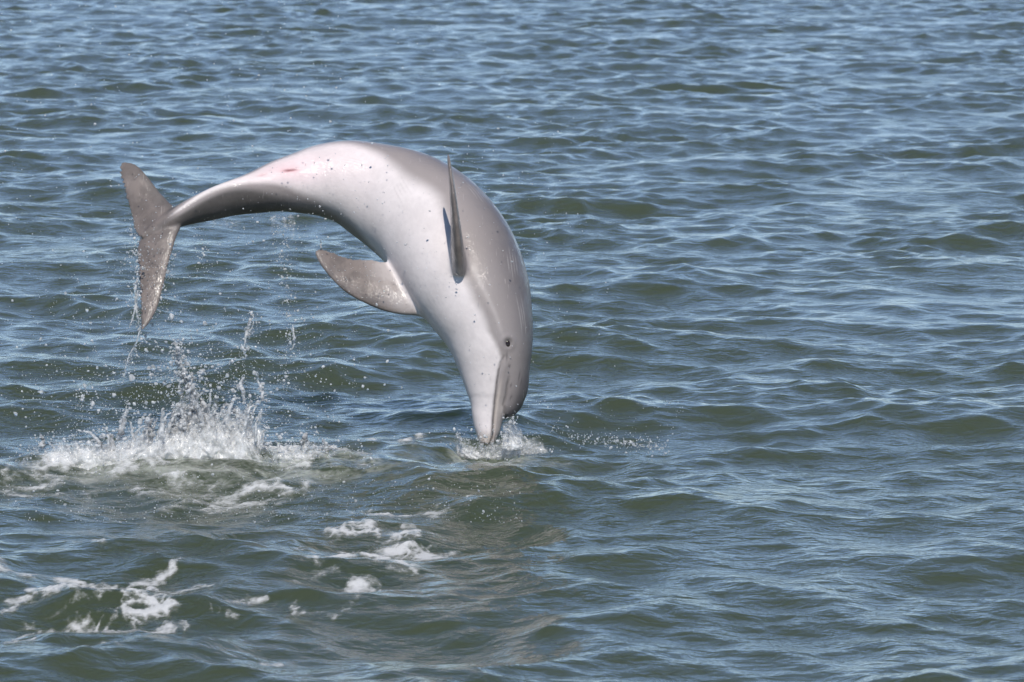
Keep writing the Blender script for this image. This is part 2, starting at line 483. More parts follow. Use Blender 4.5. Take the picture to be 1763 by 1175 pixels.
# skin pigment in body coordinates: pale belly, grey cape, dark fins, plus some painted shade
def sm(x, a, b):
    u = np.clip((x - a) / (b - a), 0, 1); return u * u * (3 - 2 * u)
wob = 0.8 * np.sin(bt * 55 + 1) + 1.2 * np.sin(bt * 23)
WHITE = [(0, 0), (.10, 3), (.15, 8), (.2, 15), (.24, 27), (.28, 44), (.334, 57), (.384, 57), (.414, 51), (.464, 46), (.51, 47), (.549, 50), (.595, 54), (.65, 53), (.70, 51), (.737, 56), (.774, 58.5),
         (.79, 61), (.817, 62), (.845, 73), (.863, 78), (.88, 76), (.9, 73), (.927, 72), (.945, 77), (.96, 84), (.975, 91), (.99, 97), (1, 99)]
wb = interp(bt, WHITE) + wob * np.clip((.86 - bt) / .05, .15, 1)
soft = interp(bt, [(0, 10), (.25, 12), (.33, 20), (.45, 14), (.6, 13), (.72, 10), (.8, 8), (.86, 6), (.88, 4), (.93, 4), (1, 6)])
grey = sm(ath, wb - soft * .6, wb + soft)
cape = sm(ath, wb + 12, wb + 72)
belly = np.array([.71, .645, .63]); flank = np.array([.285, .25, .24]); back = np.array([.125, .112, .113])
stock = np.array([.095, .085, .08]); fin_c = np.array([.125, .104, .094])
col = belly + grey[:, None] * (flank - belly)
col = col + cape[:, None] * (back - col)
hd = sm(bt, .80, .93) * sm(ath, 100, 150)
col = col + (hd * .7)[:, None] * (np.array([.075, .068, .070]) - col)  # darker head cape; shade of the down-facing melon is put into the colour
# rosy tint round the vent and low chest
ros = np.exp(-((bt - .27) / .06) ** 2) * np.exp(-(sgn / 30) ** 2) + .35 * np.exp(-((bt - .36) / .09) ** 2) * np.exp(-((sgn - 20) / 40) ** 2)
col = col * (1 - ros[:, None] * np.array([-.02, .13, .10]))
# tail stock: dark grey away from the keel, deepened by painted-in shade
tk = sm(-bt, -.33, -.20) * sm(ath, 16 + 70 * sm(bt, .17, .33), 34 + 100 * sm(bt, .16, .33))
col = col + tk[:, None] * (stock - col)
fl = sm(-bt, -.075, -.045)
col = col + fl[:, None] * (fin_c - col)
finm = sm(brr, 1.01, 1.12) * (bt > .10)
is_r = finm > 0
col = col + (finm * (.55 + .45 * sm(brr, 1.1, 1.6)))[:, None] * (fin_c - col)
# brownish stained beak tip and pale lip
tip = sm(bt, .972, .992)
col = col + (tip * .65)[:, None] * (np.array([.52, .44, .36]) - col)
beak_up = sm(bt, .90, .945) * grey
beak_up = beak_up * (1 - sm(ath - interp(bt, FOLD), -6, 8) * (bt < .947))
col = col + (beak_up * .75)[:, None] * (np.array([.46, .40, .365]) - col)
lip = np.exp(-((ath - interp(bt, MOUTH) - 7) / 4.5) ** 2) * sm(bt, .88, .92) * skin
col = col + (lip * .5)[:, None] * (np.array([.62, .53, .46]) - col)
col = col * (1 - .35 * fold_w[:, None])  # crease shade of the melon fold put into the colour
col = col * (1 - .85 * (mouth_w * sm(bt, .855, .88))[:, None])  # mouth line: shade inside the groove painted into the colour
_g, pinkw = groove([(.255, -1.5), (.30, 1)], .011, 0, .250, .302, True)
pinkw = pinkw * np.exp(-((bt - .272) / .016) ** 2)
col = col + (pinkw * .55)[:, None] * (np.array([.55, .25, .27]) - col)
col = col + (slit_w * .95)[:, None] * (np.array([.20, .05, .06]) - col)
col = col + (anal_w * .45)[:, None] * (np.array([.55, .22, .24]) - col)
# pale streak running from gape to flipper, dark eye patch
streak = np.exp(-((ath - interp(bt, [(.70, 62), (.75, 70), (.80, 78), (.84, 84)])) / 3.0) ** 2) * sm(bt, .70, .74) * sm(-bt, -.84, -.80)
col = col + (streak * .22)[:, None] * (np.array([.66, .6, .57]) - col)
col = col + (.75 * np.exp(-(ed / .021) ** 2))[:, None] * (np.array([.10, .09, .088]) - col)
# a few old scrapes and blotches on the head
def mark(t, th, lt, lth, c, k):
    global col
    w = np.exp(-((bt - t) / lt) ** 2 - ((sgn - th) / lth) ** 2) * skin * k
    col = col + w[:, None] * (np.array(c) - col)
for t, th, a, b in ((.856, 88, .0065, 1.4), (.872, 94, .003, 2.2), (.885, 118, .008, 1.6), (.893, 125, .006, 1.6), (.9, 104, .003, 2), (.918, 112, .0035, 2.2)):
    mark(t, th, a, b, (.08, .07, .07), .8)
for t0, th0, n_, sl in ((.60, 96, 5, 60), (.73, 108, 4, -90), (.46, 92, 4, 110), (.80, 112, 3, 70), (.53, 30, 4, -120), (.39, 20, 3, 90)):
    for q in range(n_):
        c0 = th0 + q * 4.2; L_ = .018 + .006 * math.sin(q * 2.3 + t0 * 50)
        d = np.radians(sgn - c0 - sl * (bt - t0)) * body_radius(bi, bth)
        w = np.exp(-(d / .0022) ** 2) * np.exp(-((bt - t0) / L_) ** 4) * skin * .30
        col = col + w[:, None] * ((np.array([.60, .56, .54]) if th0 > 60 else np.array([.42, .37, .36])) - col)
col = np.clip(col, .02, .95)

def skin_material():
    m = NT_('wet_dolphin_skin')
    P = m.node('ShaderNodeTexCoord').outputs['Object']
    c = m.attr('pigment', True); fin = m.attr('fin')
    mott = m.math('ADD', m.math('MULTIPLY', m.noise(7, 5, .6, P), .6), m.math('MULTIPLY', m.noise(38, 4, .6, P), .4))
    c = m.mixc(m.ramp(mott, .36, .64, 0, .34), c, m.mixc(.5, c, rgb(.25, .225, .22)))
    blot = m.noise(16, 5, .65, P, .4)
    c = m.mixc(m.math('MULTIPLY', m.ramp(blot, .42, .62), m.math('MULTIPLY', fin, .5)), c, rgb(.23, .19, .17))
    scr = m.noise(16, 2, .5, m.mapped(P, (9, 1, 1.2), (.5, .3, .8)), .2)
    c = m.mixc(m.ramp(scr, .68, .72, 0, .16), c, rgb(.6, .55, .53))
    wet = m.noise(24, 4, .6, P)
    h = m.math('ADD', m.math('MULTIPLY', m.noise(55, 3, .5, P), .0012), m.math('MULTIPLY', m.noise(9, 2, .5, P), .003))
    bump = m.node('ShaderNodeBump', Strength=.6, Distance=1.0, Height=h)
    # film of running water: its own finer relief breaks the highlights up
    film = m.math('ADD', m.math('MULTIPLY', m.noise(30, 3, .6, P, .5), .006), m.math('MULTIPLY', m.noise(110, 3, .6, P, .3), .0022))
    fb = m.node('ShaderNodeBump', Strength=.75, Distance=1.0, Height=film)
    pr = m.node('ShaderNodeBsdfPrincipled', IOR=1.40)
    m.set(pr, 'Base Color', c); m.set(pr, 'Roughness', m.ramp(wet, .3, .7, .42, .6)); m.set(pr, 'Normal', bump.outputs[0]); m.set(pr, 'Specular IOR Level', .32)
    m.set(pr, 'Coat Weight', m.math('ADD', m.ramp(m.noise(13, 4, .6, P), .4, .62, .25, .7), m.math('MULTIPLY', fin, .3))); m.set(pr, 'Coat Roughness', .10); m.set(pr, 'Coat IOR', 1.33)
    m.set(pr, 'Coat Normal', fb.outputs[0])
    return m.surface(pr.outputs[0])

dol = bpy.data.objects.new('dolphin', None); COL.objects.link(dol)
dol.location = Vector(SC[-1]); dol.empty_display_size = .2
tag(dol, 'grey bottlenose dolphin arched in a leap, pale pinkish belly turned outward, beak touching the water', 'dolphin')
off = np.array(dol.location)
body = mesh_object('body', DV - off, DQ, skin_material(), dol, attrs={'pigment': col, 'fin': np.clip(np.maximum(fl, finm), 0, 1)})

def eye_material():
    m = NT_('dark_wet_eye')
    pr = m.node('ShaderNodeBsdfPrincipled', Roughness=.06, IOR=1.38)
    m.set(pr, 'Base Color', m.mixc(m.noise(300, 2, .5), rgb(.012, .009, .008), rgb(.03, .02, .016)))
    return m.surface(pr.outputs[0])
EYE_M = eye_material()
LID_M = None
for e, s in zip(EYES, (1, -1)):
    nrm = (e - SC[ei]); nrm /= np.linalg.norm(nrm)
    u = np.linspace(0, np.pi, 14); v = np.linspace(0, 2 * np.pi, 24, endpoint=False)
    ax = TAN[ei]; up = np.cross(nrm, ax)
    pts = np.array([[np.cos(a) * nrm * .010 + np.sin(a) * (np.cos(b) * ax * .0190 + np.sin(b) * up * .0130) for b in v] for a in u]).reshape(-1, 3)
    c = e - nrm * .0105
    eye = mesh_object('eye', pts + c - off, grid_faces(14, 24), EYE_M, dol)
# ---------------------------------------------------------------- foam lying on the sea
def _hash(i, j, seed):
    h = (i * 374761393 + j * 668265263 + seed * 974634533) & 0xFFFFFFFF
    h = ((h ^ (h >> 13)) * 1274126177) & 0xFFFFFFFF
    return ((h ^ (h >> 16)) & 0xFFFF) / 65535.0
def vnoise(x, y, seed=0):
    x = np.asarray(x, float); y = np.asarray(y, float)
    i = np.floor(x).astype(np.int64); j = np.floor(y).astype(np.int64); u = x - i; v = y - j
    u = u * u * (3 - 2 * u); v = v * v * (3 - 2 * v)
    return ((_hash(i, j, seed) * (1 - u) + _hash(i + 1, j, seed) * u) * (1 - v) + (_hash(i, j + 1, seed) * (1 - u) + _hash(i + 1, j + 1, seed) * u) * v)
def fbm(x, y, seed=0, n=4):
    s = 0; a = .5
    for k in range(n): s = s + a * vnoise(x * 2 ** k, y * 2 ** k, seed + k); a *= .5
    return s / (1 - .5 ** n)

def white_water_material(name, white=.82, bubble=60.0, grain=1.0):
    """aerated water: white where the cover attribute is thick, open lacework where it thins"""
    m = NT_(name)
    P = m.pos()
    cov = m.attr('cover')
    fine = m.math('ADD', m.math('MULTIPLY', m.noise(bubble, 4, .65, P, .4), .6), m.math('MULTIPLY', m.noise(bubble * .28, 3, .6, P, .6), .4))
    al = m.ramp(m.math('ADD', cov, m.math('MULTIPLY', m.math('SUBTRACT', fine, .5), grain)), .28, 1.02)
    bump = m.node('ShaderNodeBump', Strength=.8, Distance=1.0, Height=m.math('MULTIPLY', fine, .012))
    df = m.node('ShaderNodeBsdfDiffuse', Color=rgb(white, white, white * .99)); m.set(df, 'Normal', bump.outputs[0])
    tl = m.node('ShaderNodeBsdfTranslucent', Color=rgb(white, white, white))
    gl = m.node('ShaderNodeBsdfGlossy', Color=rgb(1, 1, 1), Roughness=.12); m.set(gl, 'Normal', bump.outputs[0])
    a = m.node('ShaderNodeMixShader', Fac=.3); m.t.links.new(df.outputs[0], a.inputs[1]); m.t.links.new(tl.outputs[0], a.inputs[2])
    b = m.node('ShaderNodeMixShader', Fac=.07); m.t.links.new(a.outputs[0], b.inputs[1]); m.t.links.new(gl.outputs[0], b.inputs[2])
    tr = m.node('ShaderNodeBsdfTransparent')
    c = m.node('ShaderNodeMixShader'); m.set(c, 'Fac', al); m.t.links.new(tr.outputs[0], c.inputs[1]); m.t.links.new(b.outputs[0], c.inputs[2])
    return m.surface(c.outputs[0])
FOAM_M = white_water_material('sea_foam_bubbles', .80, 70.0)

# wandering streaks: frame points at the sea surface, half width, strength
FOAM_STROKES = [
 ([(0, 983), (40, 991), (100, 999), (160, 1003), (215, 1005), (260, 1000), (315, 980)], 5, .95), ([(0, 990), (30, 994), (70, 998)], 6, 1.0),
 ([(50, 1029), (85, 1033), (130, 1035), (170, 1032), (200, 1029), (240, 1028)], 6, 1.0), ([(50, 1030), (90, 1034)], 8, 1.1),
 ([(255, 1003), (265, 1017), (258, 1027), (275, 1033), (305, 1025), (335, 1013), (360, 1012)], 6, .95),
 ([(300, 1036), (270, 1046), (235, 1048), (215, 1056), (240, 1060), (290, 1050)], 6, .95), ([(200, 1029), (225, 1040), (255, 1044)], 6, .8),
 ([(120, 1070), (150, 1066), (170, 1075), (200, 1083), (240, 1086), (290, 1076), (315, 1070)], 9, 1.05), ([(140, 1078), (190, 1092), (240, 1092)], 7, .8),
 ([(0, 1048), (20, 1043), (35, 1041)], 8, 1.1), ([(0, 1115), (25, 1110), (50, 1107)], 7, .95), ([(15, 1100), (60, 1092), (100, 1083)], 6, .75),
 ([(175, 1115), (200, 1122), (215, 1132)], 6, .75), ([(115, 1128), (150, 1122), (170, 1118)], 5, .65), ([(30, 1140), (80, 1136), (110, 1146)], 6, .5),
 ([(380, 1046), (415, 1040), (455, 1030)], 5, .75), ([(430, 1048), (470, 1036)], 5, .5), ([(470, 1075), (520, 1060), (560, 1052)], 5, .45),
 ([(575, 916), (600, 909), (640, 908), (655, 914)], 9, 1.15), ([(655, 914), (690, 922), (725, 919)], 7, .75), ([(700, 905), (745, 910), (770, 922)], 5, .6),
 ([(665, 943), (700, 934), (730, 940), (755, 944)], 10, 1.05), ([(755, 944), (790, 930), (800, 936)], 6, .65),
 ([(545, 975), (575, 968), (605, 962)], 7, .9), ([(610, 944), (640, 955), (680, 968), (722, 979)], 8, .95), ([(640, 975), (690, 985), (740, 984)], 6, .5),
 ([(607, 1006), (620, 1000), (642, 1006)], 7, 1.15), ([(505, 1036), (516, 1044)], 7, .95), ([(528, 1048), (575, 1054), (605, 1044), (628, 1027)], 6, .7), ([(660, 1023), (668, 1014)], 6, .75),
 ([(463, 1131), (492, 1127)], 6, 1.05), ([(497, 1141), (514, 1142)], 6, .85), ([(427, 1154), (439, 1157)], 8, .85),
 ([(155, 951), (176, 950)], 6, .85), ([(0, 972), (20, 980), (30, 990)], 9, .7), ([(90, 992), (112, 988)], 6, .55),
 ([(435, 920), (460, 921), (472, 912)], 7, .6), ([(300, 978), (360, 955), (430, 944), (520, 946), (600, 958)], 6, .5), ([(520, 1003), (580, 990), (660, 1000)], 5, .45),
 ([(330, 1040), (360, 1055), (420, 1066)], 5, .45), ([(0, 1075), (40, 1066), (90, 1068)], 5, .5), ([(760, 985), (820, 975), (870, 985)], 5, .35)]
def stroke_distance(px, py, pts, sy=1.55):
    d = np.full(px.shape, 1e9); p = np.array(pts, float)
    for a, b in zip(p[:-1], p[1:]):
        ex, ey = b[0] - a[0], (b[1] - a[1]) * sy
        qx, qy = px - a[0], (py - a[1]) * sy
        t = np.clip((qx * ex + qy * ey) / (ex * ex + ey * ey), 0, 1)
        d = np.minimum(d, np.hypot(qx - t * ex, qy - t * ey))
    return d
def worley_walls(x, y, seed):
    """1 on the walls between cells, falling to 0 inside them"""
    i = np.floor(x).astype(np.int64); j = np.floor(y).astype(np.int64)
    f1 = np.full(x.shape, 9.0); f2 = np.full(x.shape, 9.0)
    for a in (-1, 0, 1):
        for b in (-1, 0, 1):
            d = np.hypot(i + a + _hash(i + a, j + b, seed) - x, j + b + _hash(i + a, j + b, seed + 7) - y)
            n1 = np.minimum(f1, d); f2 = np.minimum(f2, np.maximum(f1, d)); f1 = n1
    return np.exp(-((f2 - f1) / .22) ** 2)
def build_foam(spots, x0, x1, yb, yt, nx, ny, lift=.020, seed=0, gain=1.0, strokes=False):
    p0 = on_water(0, yb); p1 = on_water(0, yt)
    ys = np.linspace(p0[1], p1[1], ny); xs = np.linspace(x0, x1, nx)
    x, y = np.meshgrid(xs, ys); x = x.astype(np.float32); y = y.astype(np.float32)
    X, Y, Z = water_surface(x, y, np.float32(.008), np.float32(.022))
    px, py, _ = to_px(np.stack([x, y, 0 * x], -1))
    wx = px + 90 * (fbm(px / 70, py / 14, 3 + seed) - .5); wy = py + 34 * (fbm(px / 75, py / 18, 9 + seed) - .5) + 9 * (fbm(px / 22, py / 7, 4 + seed) - .5)
    w = np.zeros_like(px)
    if strokes:
        sx = px + 22 * (fbm(px / 40, py / 14, 3 + seed) - .5) + 9 * (fbm(px / 12, py / 6, 31) - .5); sy_ = py + 10 * (fbm(px / 45, py / 15, 9 + seed) - .5) + 5 * (fbm(px / 14, py / 6, 4 + seed) - .5)
        wid = .7 + .9 * fbm(px / 30, py / 12, 61)
        for pts, r, k in spots: w = np.maximum(w, k * np.exp(-(stroke_distance(sx, sy_, pts) / (r * wid * 1.15)) ** 2 * .8))
        spots = []
    for cx, cy, rx, ry, k in spots:
        w = np.maximum(w, k * np.exp(-(((wx - cx) / rx) ** 2 + ((wy - cy) / ry) ** 2) * .8))
    lace = 1 - np.abs(2 * fbm(px / 42 + .2 * fbm(px / 12, py / 6, 77), py / 9.0, 21 + seed) - 1) * 2.6
    if strokes:
        fine = 1 - np.abs(2 * fbm(px / 13, py / 4.2, 91) - 1) * 2.4
        veil = .34 * np.exp(-(((px - 190) / 190) ** 2 + ((py - 1050) / 55) ** 2)) + .34 * np.exp(-(((px - 670) / 120) ** 2 + ((py - 945) / 45) ** 2)) + .16 * np.exp(-(((px - 480) / 160) ** 2 + ((py - 1010) / 60) ** 2))
        wxx = x * 9 + 1.6 * fbm(x * 6, y * 4, 51); wyy = y * 4.2 + 1.6 * fbm(x * 6, y * 4, 57)
        wall = np.maximum(worley_walls(wxx, wyy, 5), .75 * worley_walls(wxx * 2.3, wyy * 2.3, 15))
        cov = gain * (.82 * w * (.40 + .16 * lace + .16 * fine + .42 * wall) + veil * (.35 + .9 * wall) * np.clip(.35 + .9 * lace + .5 * fine, 0, 1.4))
    else: cov = gain * w * (.62 + .62 * lace)
    cov = np.clip(cov - .06, 0, 1.15)
    bumpy = fbm(x * 60, y * 40, 5)
    Z = Z + .004 + lift * np.clip(cov - .35, 0, 1) * bumpy
    keep = cov.ravel() > .03
    F = grid_faces(len(ys), len(xs), wrap=False)
    F = F[keep[F].any(1)]
    V = np.stack([X, Y, Z], -1).reshape(-1, 3)
    used = np.unique(F); remap = np.zeros(len(V), np.int64); remap[used] = np.arange(len(used))
    return V[used], remap[F], cov.ravel()[used]
V, F, cov = build_foam(FOAM_STROKES, -1.75, .15, 1190, 885, 540, 290, .010, strokes=True)
foam = mesh_object('sea_foam', V, F, FOAM_M, attrs={'cover': cov})
tag(foam, 'thin white foam streaks drifting on the water in the lower left', 'foam', 'stuff')
# ---------------------------------------------------------------- splashes and spray
def ico(sub):
    g = (1 + 5 ** .5) / 2
    v = [(-1, g, 0), (1, g, 0), (-1, -g, 0), (1, -g, 0), (0, -1, g), (0, 1, g), (0, -1, -g), (0, 1, -g), (g, 0, -1), (g, 0, 1), (-g, 0, -1), (-g, 0, 1)]
    f = [(0,11,5),(0,5,1),(0,1,7),(0,7,10),(0,10,11),(1,5,9),(5,11,4),(11,10,2),(10,7,6),(7,1,8),(3,9,4),(3,4,2),(3,2,6),(3,6,8),(3,8,9),(4,9,5),(2,4,11),(6,2,10),(8,6,7),(9,8,1)]
    v = [np.array(q) / np.linalg.norm(q) for q in v]
    for _ in range(sub):
        mid = {}; nf = []
        def m(a, b):
            k = (min(a, b), max(a, b))
            if k not in mid: q = v[a] + v[b]; v.append(q / np.linalg.norm(q)); mid[k] = len(v) - 1
            return mid[k]
        for a, b, c in f:
            x, y, z = m(a, b), m(b, c), m(c, a); nf += [(a, x, z), (b, y, x), (c, z, y), (x, y, z)]
        f = nf
    return np.array(v), np.array(f)
ICO = [ico(0), ico(1), ico(2)]

def drops_mesh(P, R, seed=0, stretch=.25):
    """separate droplets: one closed little ball each, larger ones rounder"""
    r = np.random.default_rng(seed)
    Vs, Fs, n = [], [], 0
    lev = np.where(R > .0085, 2, np.where(R > .0034, 1, 0))
    for l in (0, 1, 2):
        k = np.where(lev == l)[0]
        if not len(k): continue
        v, f = ICO[l]
        sc = R[k, None] * (1 + r.uniform(-stretch, stretch, (len(k), 3)))
        sc[:, 2] *= 1 + .35 * r.random(len(k)) ** 2
        rot = r.uniform(0, 2 * np.pi, (len(k), 2)); c, s = np.cos(rot), np.sin(rot)
        w = v[None] * sc[:, None]
        if l:                                   # lobed, unsettled drops
            ph = r.uniform(0, 6.28, (len(k), 1)); w = w * (1 + .16 * np.sin(3.1 * v[None, :, 0] + 2.3 * v[None, :, 2] + ph) + .10 * np.sin(5 * v[None, :, 1] - ph * 2))[..., None]
        x = w[..., 0] * c[:, :1] - w[..., 2] * s[:, :1]; z = w[..., 0] * s[:, :1] + w[..., 2] * c[:, :1]
        w = np.stack([x, w[..., 1], z], -1) + P[k, None]
        Vs.append(w.reshape(-1, 3)); Fs.append((f[None] + (np.arange(len(k)) * len(v))[:, None, None]).reshape(-1, 3) + n); n += w.shape[0] * w.shape[1]
    return np.concatenate(Vs), np.concatenate(Fs)

def drop_material(name, whiten):
    m = NT_(name)
    P = m.pos()
    pr = m.node('ShaderNodeBsdfPrincipled', Roughness=.05, IOR=1.333)
    m.set(pr, 'Base Color', rgb(.96, .98, 1.0)); m.set(pr, 'Transmission Weight', 1.0)
    df = m.node('ShaderNodeBsdfDiffuse', Color=rgb(.85, .86, .87))
    tl = m.node('ShaderNodeBsdfTranslucent', Color=rgb(.85, .87, .88))
    a = m.node('ShaderNodeMixShader', Fac=.4); m.t.links.new(df.outputs[0], a.inputs[1]); m.t.links.new(tl.outputs[0], a.inputs[2])
    c = m.node('ShaderNodeMixShader'); m.set(c, 'Fac', m.ramp(m.noise(40, 3, .6, P), .35, .65, whiten * .4, whiten))  # white mixed in so clear drops read bright, brightness put into colour
    m.t.links.new(pr.outputs[0], c.inputs[1]); m.t.links.new(a.outputs[0], c.inputs[2])
    return m.surface(c.outputs[0])
DROP_M = drop_material('water_drops', .85)
FROTH_M = white_water_material('splash_froth', .86, 36.0, 1.35)

class Spray:
    def __init__(self, seed): self.r = np.random.default_rng(seed); self.P = []; self.R = []
    def add(self, px, py, dep, rad):
        self.P.append(at(px, py, dep)); self.R.append(np.asarray(rad, float) / S)
    def sizes(self, n, lo=.55, hi=5.0, p=2.4):
        u = self.r.random(n); return lo * (1 - u * (1 - (lo / hi) ** p)) ** (-1 / p)
    def cloud(self, n, cx, cy, sx, sy, dep, sd=30, lo=.55, hi=4.5, p=2.4):
        g = self.r.normal(0, 1, (n, 3)); self.add(cx + g[:, 0] * sx, cy + g[:, 1] * sy, dep + g[:, 2] * sd, self.sizes(n, lo, hi, p))
    def box(self, n, x0, x1, y0, y1, dep, sd=60, lo=.5, hi=3.0, p=2.6):
        g = self.r.random((n, 2)); self.add(x0 + g[:, 0] * (x1 - x0), y0 + g[:, 1] * (y1 - y0), dep + self.r.normal(0, sd, n), self.sizes(n, lo, hi, p))
    def stream(self, pts, n, width, dep, sd=6, lo=.6, hi=4.0, p=2.0):
        pts = np.array(pts, float); u = np.concatenate([[0], np.cumsum(np.linalg.norm(np.diff(pts, axis=0), axis=1))]); u /= u[-1]
        t = np.sort(self.r.random(n)); t = np.clip(t + .02 * np.sin(t * 60 + self.r.random() * 6), 0, 1)
        x = np.interp(t, u, pts[:, 0]); y = np.interp(t, u, pts[:, 1])
        g = self.r.normal(0, 1, (n, 2)) * np.abs(self.r.normal(0, 1, (n, 1))) ** .7
        self.add(x + g[:, 0] * width, y + g[:, 1] * width, dep + self.r.normal(0, sd, n), self.sizes(n, lo, hi, p))
    def mesh(self, zmin=None):
        P = np.concatenate(self.P); R = np.concatenate(self.R)
        if zmin is not None: k = P[:, 2] > zmin; P, R = P[k], R[k]
        return drops_mesh(P, R, 3)

def rope(pts, rad, dep, seed, n=60, m=8):
    """an unbroken thread of water, pinched and swollen along its length"""
    r = np.random.default_rng(seed)
    pts = np.array(pts, float); u = np.linspace(0, 1, len(pts)); t = np.linspace(0, 1, n)
    x = spline(t, u, pts[:, 0]); y = spline(t, u, pts[:, 1])
    x = x + 2.2 * (fbm(t * 9, t * 0 + seed, seed) - .5) * 2; y = y + 1.5 * (fbm(t * 9, t * 0 + seed + 7, seed) - .5) * 2
    d = dep + 10 * (fbm(t * 4, t * 0 + seed + 3, seed) - .5) * 2
    C = at(x, y, d)
    T = np.gradient(C, axis=0); T /= np.linalg.norm(T, axis=1)[:, None]
    a = np.cross(T, FWD); a /= np.linalg.norm(a, axis=1)[:, None]; b = np.cross(T, a)
    rr = np.interp(t, u, np.broadcast_to(rad, len(pts))) * (.45 + 1.1 * fbm(t * 16, t * 0 + 2.5 + seed, seed + 5)) / S
    rr[0] *= .3; rr[-1] *= .15
    th = np.linspace(0, 2 * np.pi, m, endpoint=False)
    V = C[:, None] + rr[:, None, None] * (np.cos(th)[None, :, None] * a[:, None] + np.sin(th)[None, :, None] * b[:, None])
    F = grid_faces(n, m)
    return V.reshape(-1, 3), F

def sheet(x0, x1, top, base, dep, seed, lean=0.0, thick=1.0, nu=128, nv=38, jag=1.0, flow=0.0):
    """a ragged curtain of thrown water rising from base(x) to top(x); cover thins out upward"""
    r = np.random.default_rng(seed)
    u = np.linspace(0, 1, nu)[:, None]; v = np.linspace(0, 1, nv)[None]
    x = x0 + (x1 - x0) * u + 0 * v
    tp = np.interp(x, top[0], top[1]); bs = np.interp(x, base[0], base[1])
    rag = fbm(x / 26, 0 * x + seed, seed, 4); spike = np.clip(fbm(x / 11, 0 * x + seed * 1.7, seed + 2, 3) - .45, 0, 1) * 2.4
    tp = tp + jag * ((rag - .5) * 46 - spike * 22 + 8)
    y = bs + (tp - bs) * v
    xx = x + flow * v ** 1.3 * 30 + 12 * (fbm(x / 30 + 9, y / 22, seed + 4) - .5) * v
    d = dep + lean * v ** 1.4 + 44 * (fbm(x / 46, v * 2.2 + seed, seed + 6) - .5) + 26 * (fbm(x / 14, v * 5 + seed, seed + 8) - .5)
    yy = y + 12 * (fbm(x / 12, v * 6 + 3, seed + 11) - .5)
    P = at(xx, yy, d).reshape(-1, 3)
    streak = fbm(x / 5.0 + flow * v * 6, v * 2.4, seed + 14, 3)
    cov = thick * (1.02 - .72 * v ** 1.25) * (.72 + .62 * (streak - .25)) * np.clip(np.minimum(u, 1 - u) * 9, 0, 1) ** .6
    cov = cov * np.clip((1.0 - v) * 7, 0, 1) ** .5 * np.clip(v * 9 + .15, 0, 1)
    return P, grid_faces(nu, nv, wrap=False), cov.ravel()

def bring(parts):
    Vs, Fs, Cs, n = [], [], [], 0
    for p in parts:
        V, F = p[0], p[1]; F = np.asarray(F)
        if F.shape[1] == 4: F = np.concatenate([F[:, [0, 1, 2]], F[:, [0, 2, 3]]])
        Vs.append(V); Fs.append(F + n); Cs.append(p[2] if len(p) > 2 else np.ones(len(V))); n += len(V)
    return np.concatenate(Vs), np.concatenate(Fs), np.concatenate(Cs)

DSP = float(to_px(SPL)[2]); DBK = float(to_px(BEAK)[2])
# --- the splash the tail has thrown up
TOP = ([0, 40, 90, 150, 210, 260, 300, 335, 370, 400, 430, 450, 480, 520, 560, 600, 650], [806, 786, 764, 754, 750, 738, 726, 708, 714, 716, 716, 760, 772, 764, 766, 780, 800])
BASE = ([0, 150, 330, 500, 650], [826, 822, 812, 815, 822])
LOW = ([0, 100, 300, 360, 450, 520, 600, 650], [800, 792, 790, 782, 778, 786, 790, 806]); LOWB = ([0, 300, 650], [842, 838, 838])
parts = []
for k in range(9):
    parts.append(sheet(20 + RNG.uniform(-20, 60), 470 + RNG.uniform(-30, 120), TOP, BASE, DSP + 40 - k * 14, 40 + k, lean=RNG.uniform(-20, 40), thick=.92, flow=RNG.uniform(-.8, .5)))
for k in range(4):
    parts.append(sheet(270, 455, ([270, 330, 380, 430, 455], [720, 690, 704, 700, 745]), BASE, DSP + 20 - k * 15, 70 + k, lean=RNG.uniform(-30, 30), thick=1.1, nu=110, jag=1.25, flow=-.5 + .4 * k))
for k in range(4):
    parts.append(sheet(308, 372, ([308, 325, 340, 356, 372], [716, 668, 655, 690, 722]), BASE, DSP + 12 - k * 9, 80 + k, lean=RNG.uniform(-20, 20), thick=1.15, nu=70, nv=60, jag=1.0, flow=-.5))
for k in range(4):
    parts.append(sheet(470, 645, TOP, BASE, DSP + 14 - k * 22, 90 + k, thick=1.0, nu=80, jag=.7))
for k in range(6):
    parts.append(sheet(0 if k % 2 else 270, 330 if k % 2 else 640, LOW, LOWB, DSP - 40 - k * 14, 110 + k, thick=.82, nv=30, jag=.55, lean=30))
SPLASH_SPOTS = [(60, 822, 60, 9, .72), (30, 836, 40, 7, .6), (120, 806, 80, 11, 1.0), (200, 800, 120, 14, 1.0), (320, 795, 150, 14, 1.05), (470, 800, 120, 14, 1.0), (560, 800, 70, 12, .95),
                (330, 828, 70, 10, .66), (430, 842, 130, 16, .74), (500, 832, 80, 10, .66), (380, 860, 120, 12, .6), (250, 840, 120, 12, .55), (100, 845, 90, 10, .55), (620, 815, 40, 7, .6), (560, 860, 80, 8, .35)]
parts.append(build_foam(SPLASH_SPOTS, -2.1, -.4, 890, 760, 380, 160, .03, 5, 1.05))
V, F, C = bring(parts)
tag(mesh_object('tail_splash', V, F, FROTH_M, attrs={'cover': C}), 'white frothing splash thrown up beneath the tail flukes', 'splash', 'stuff')

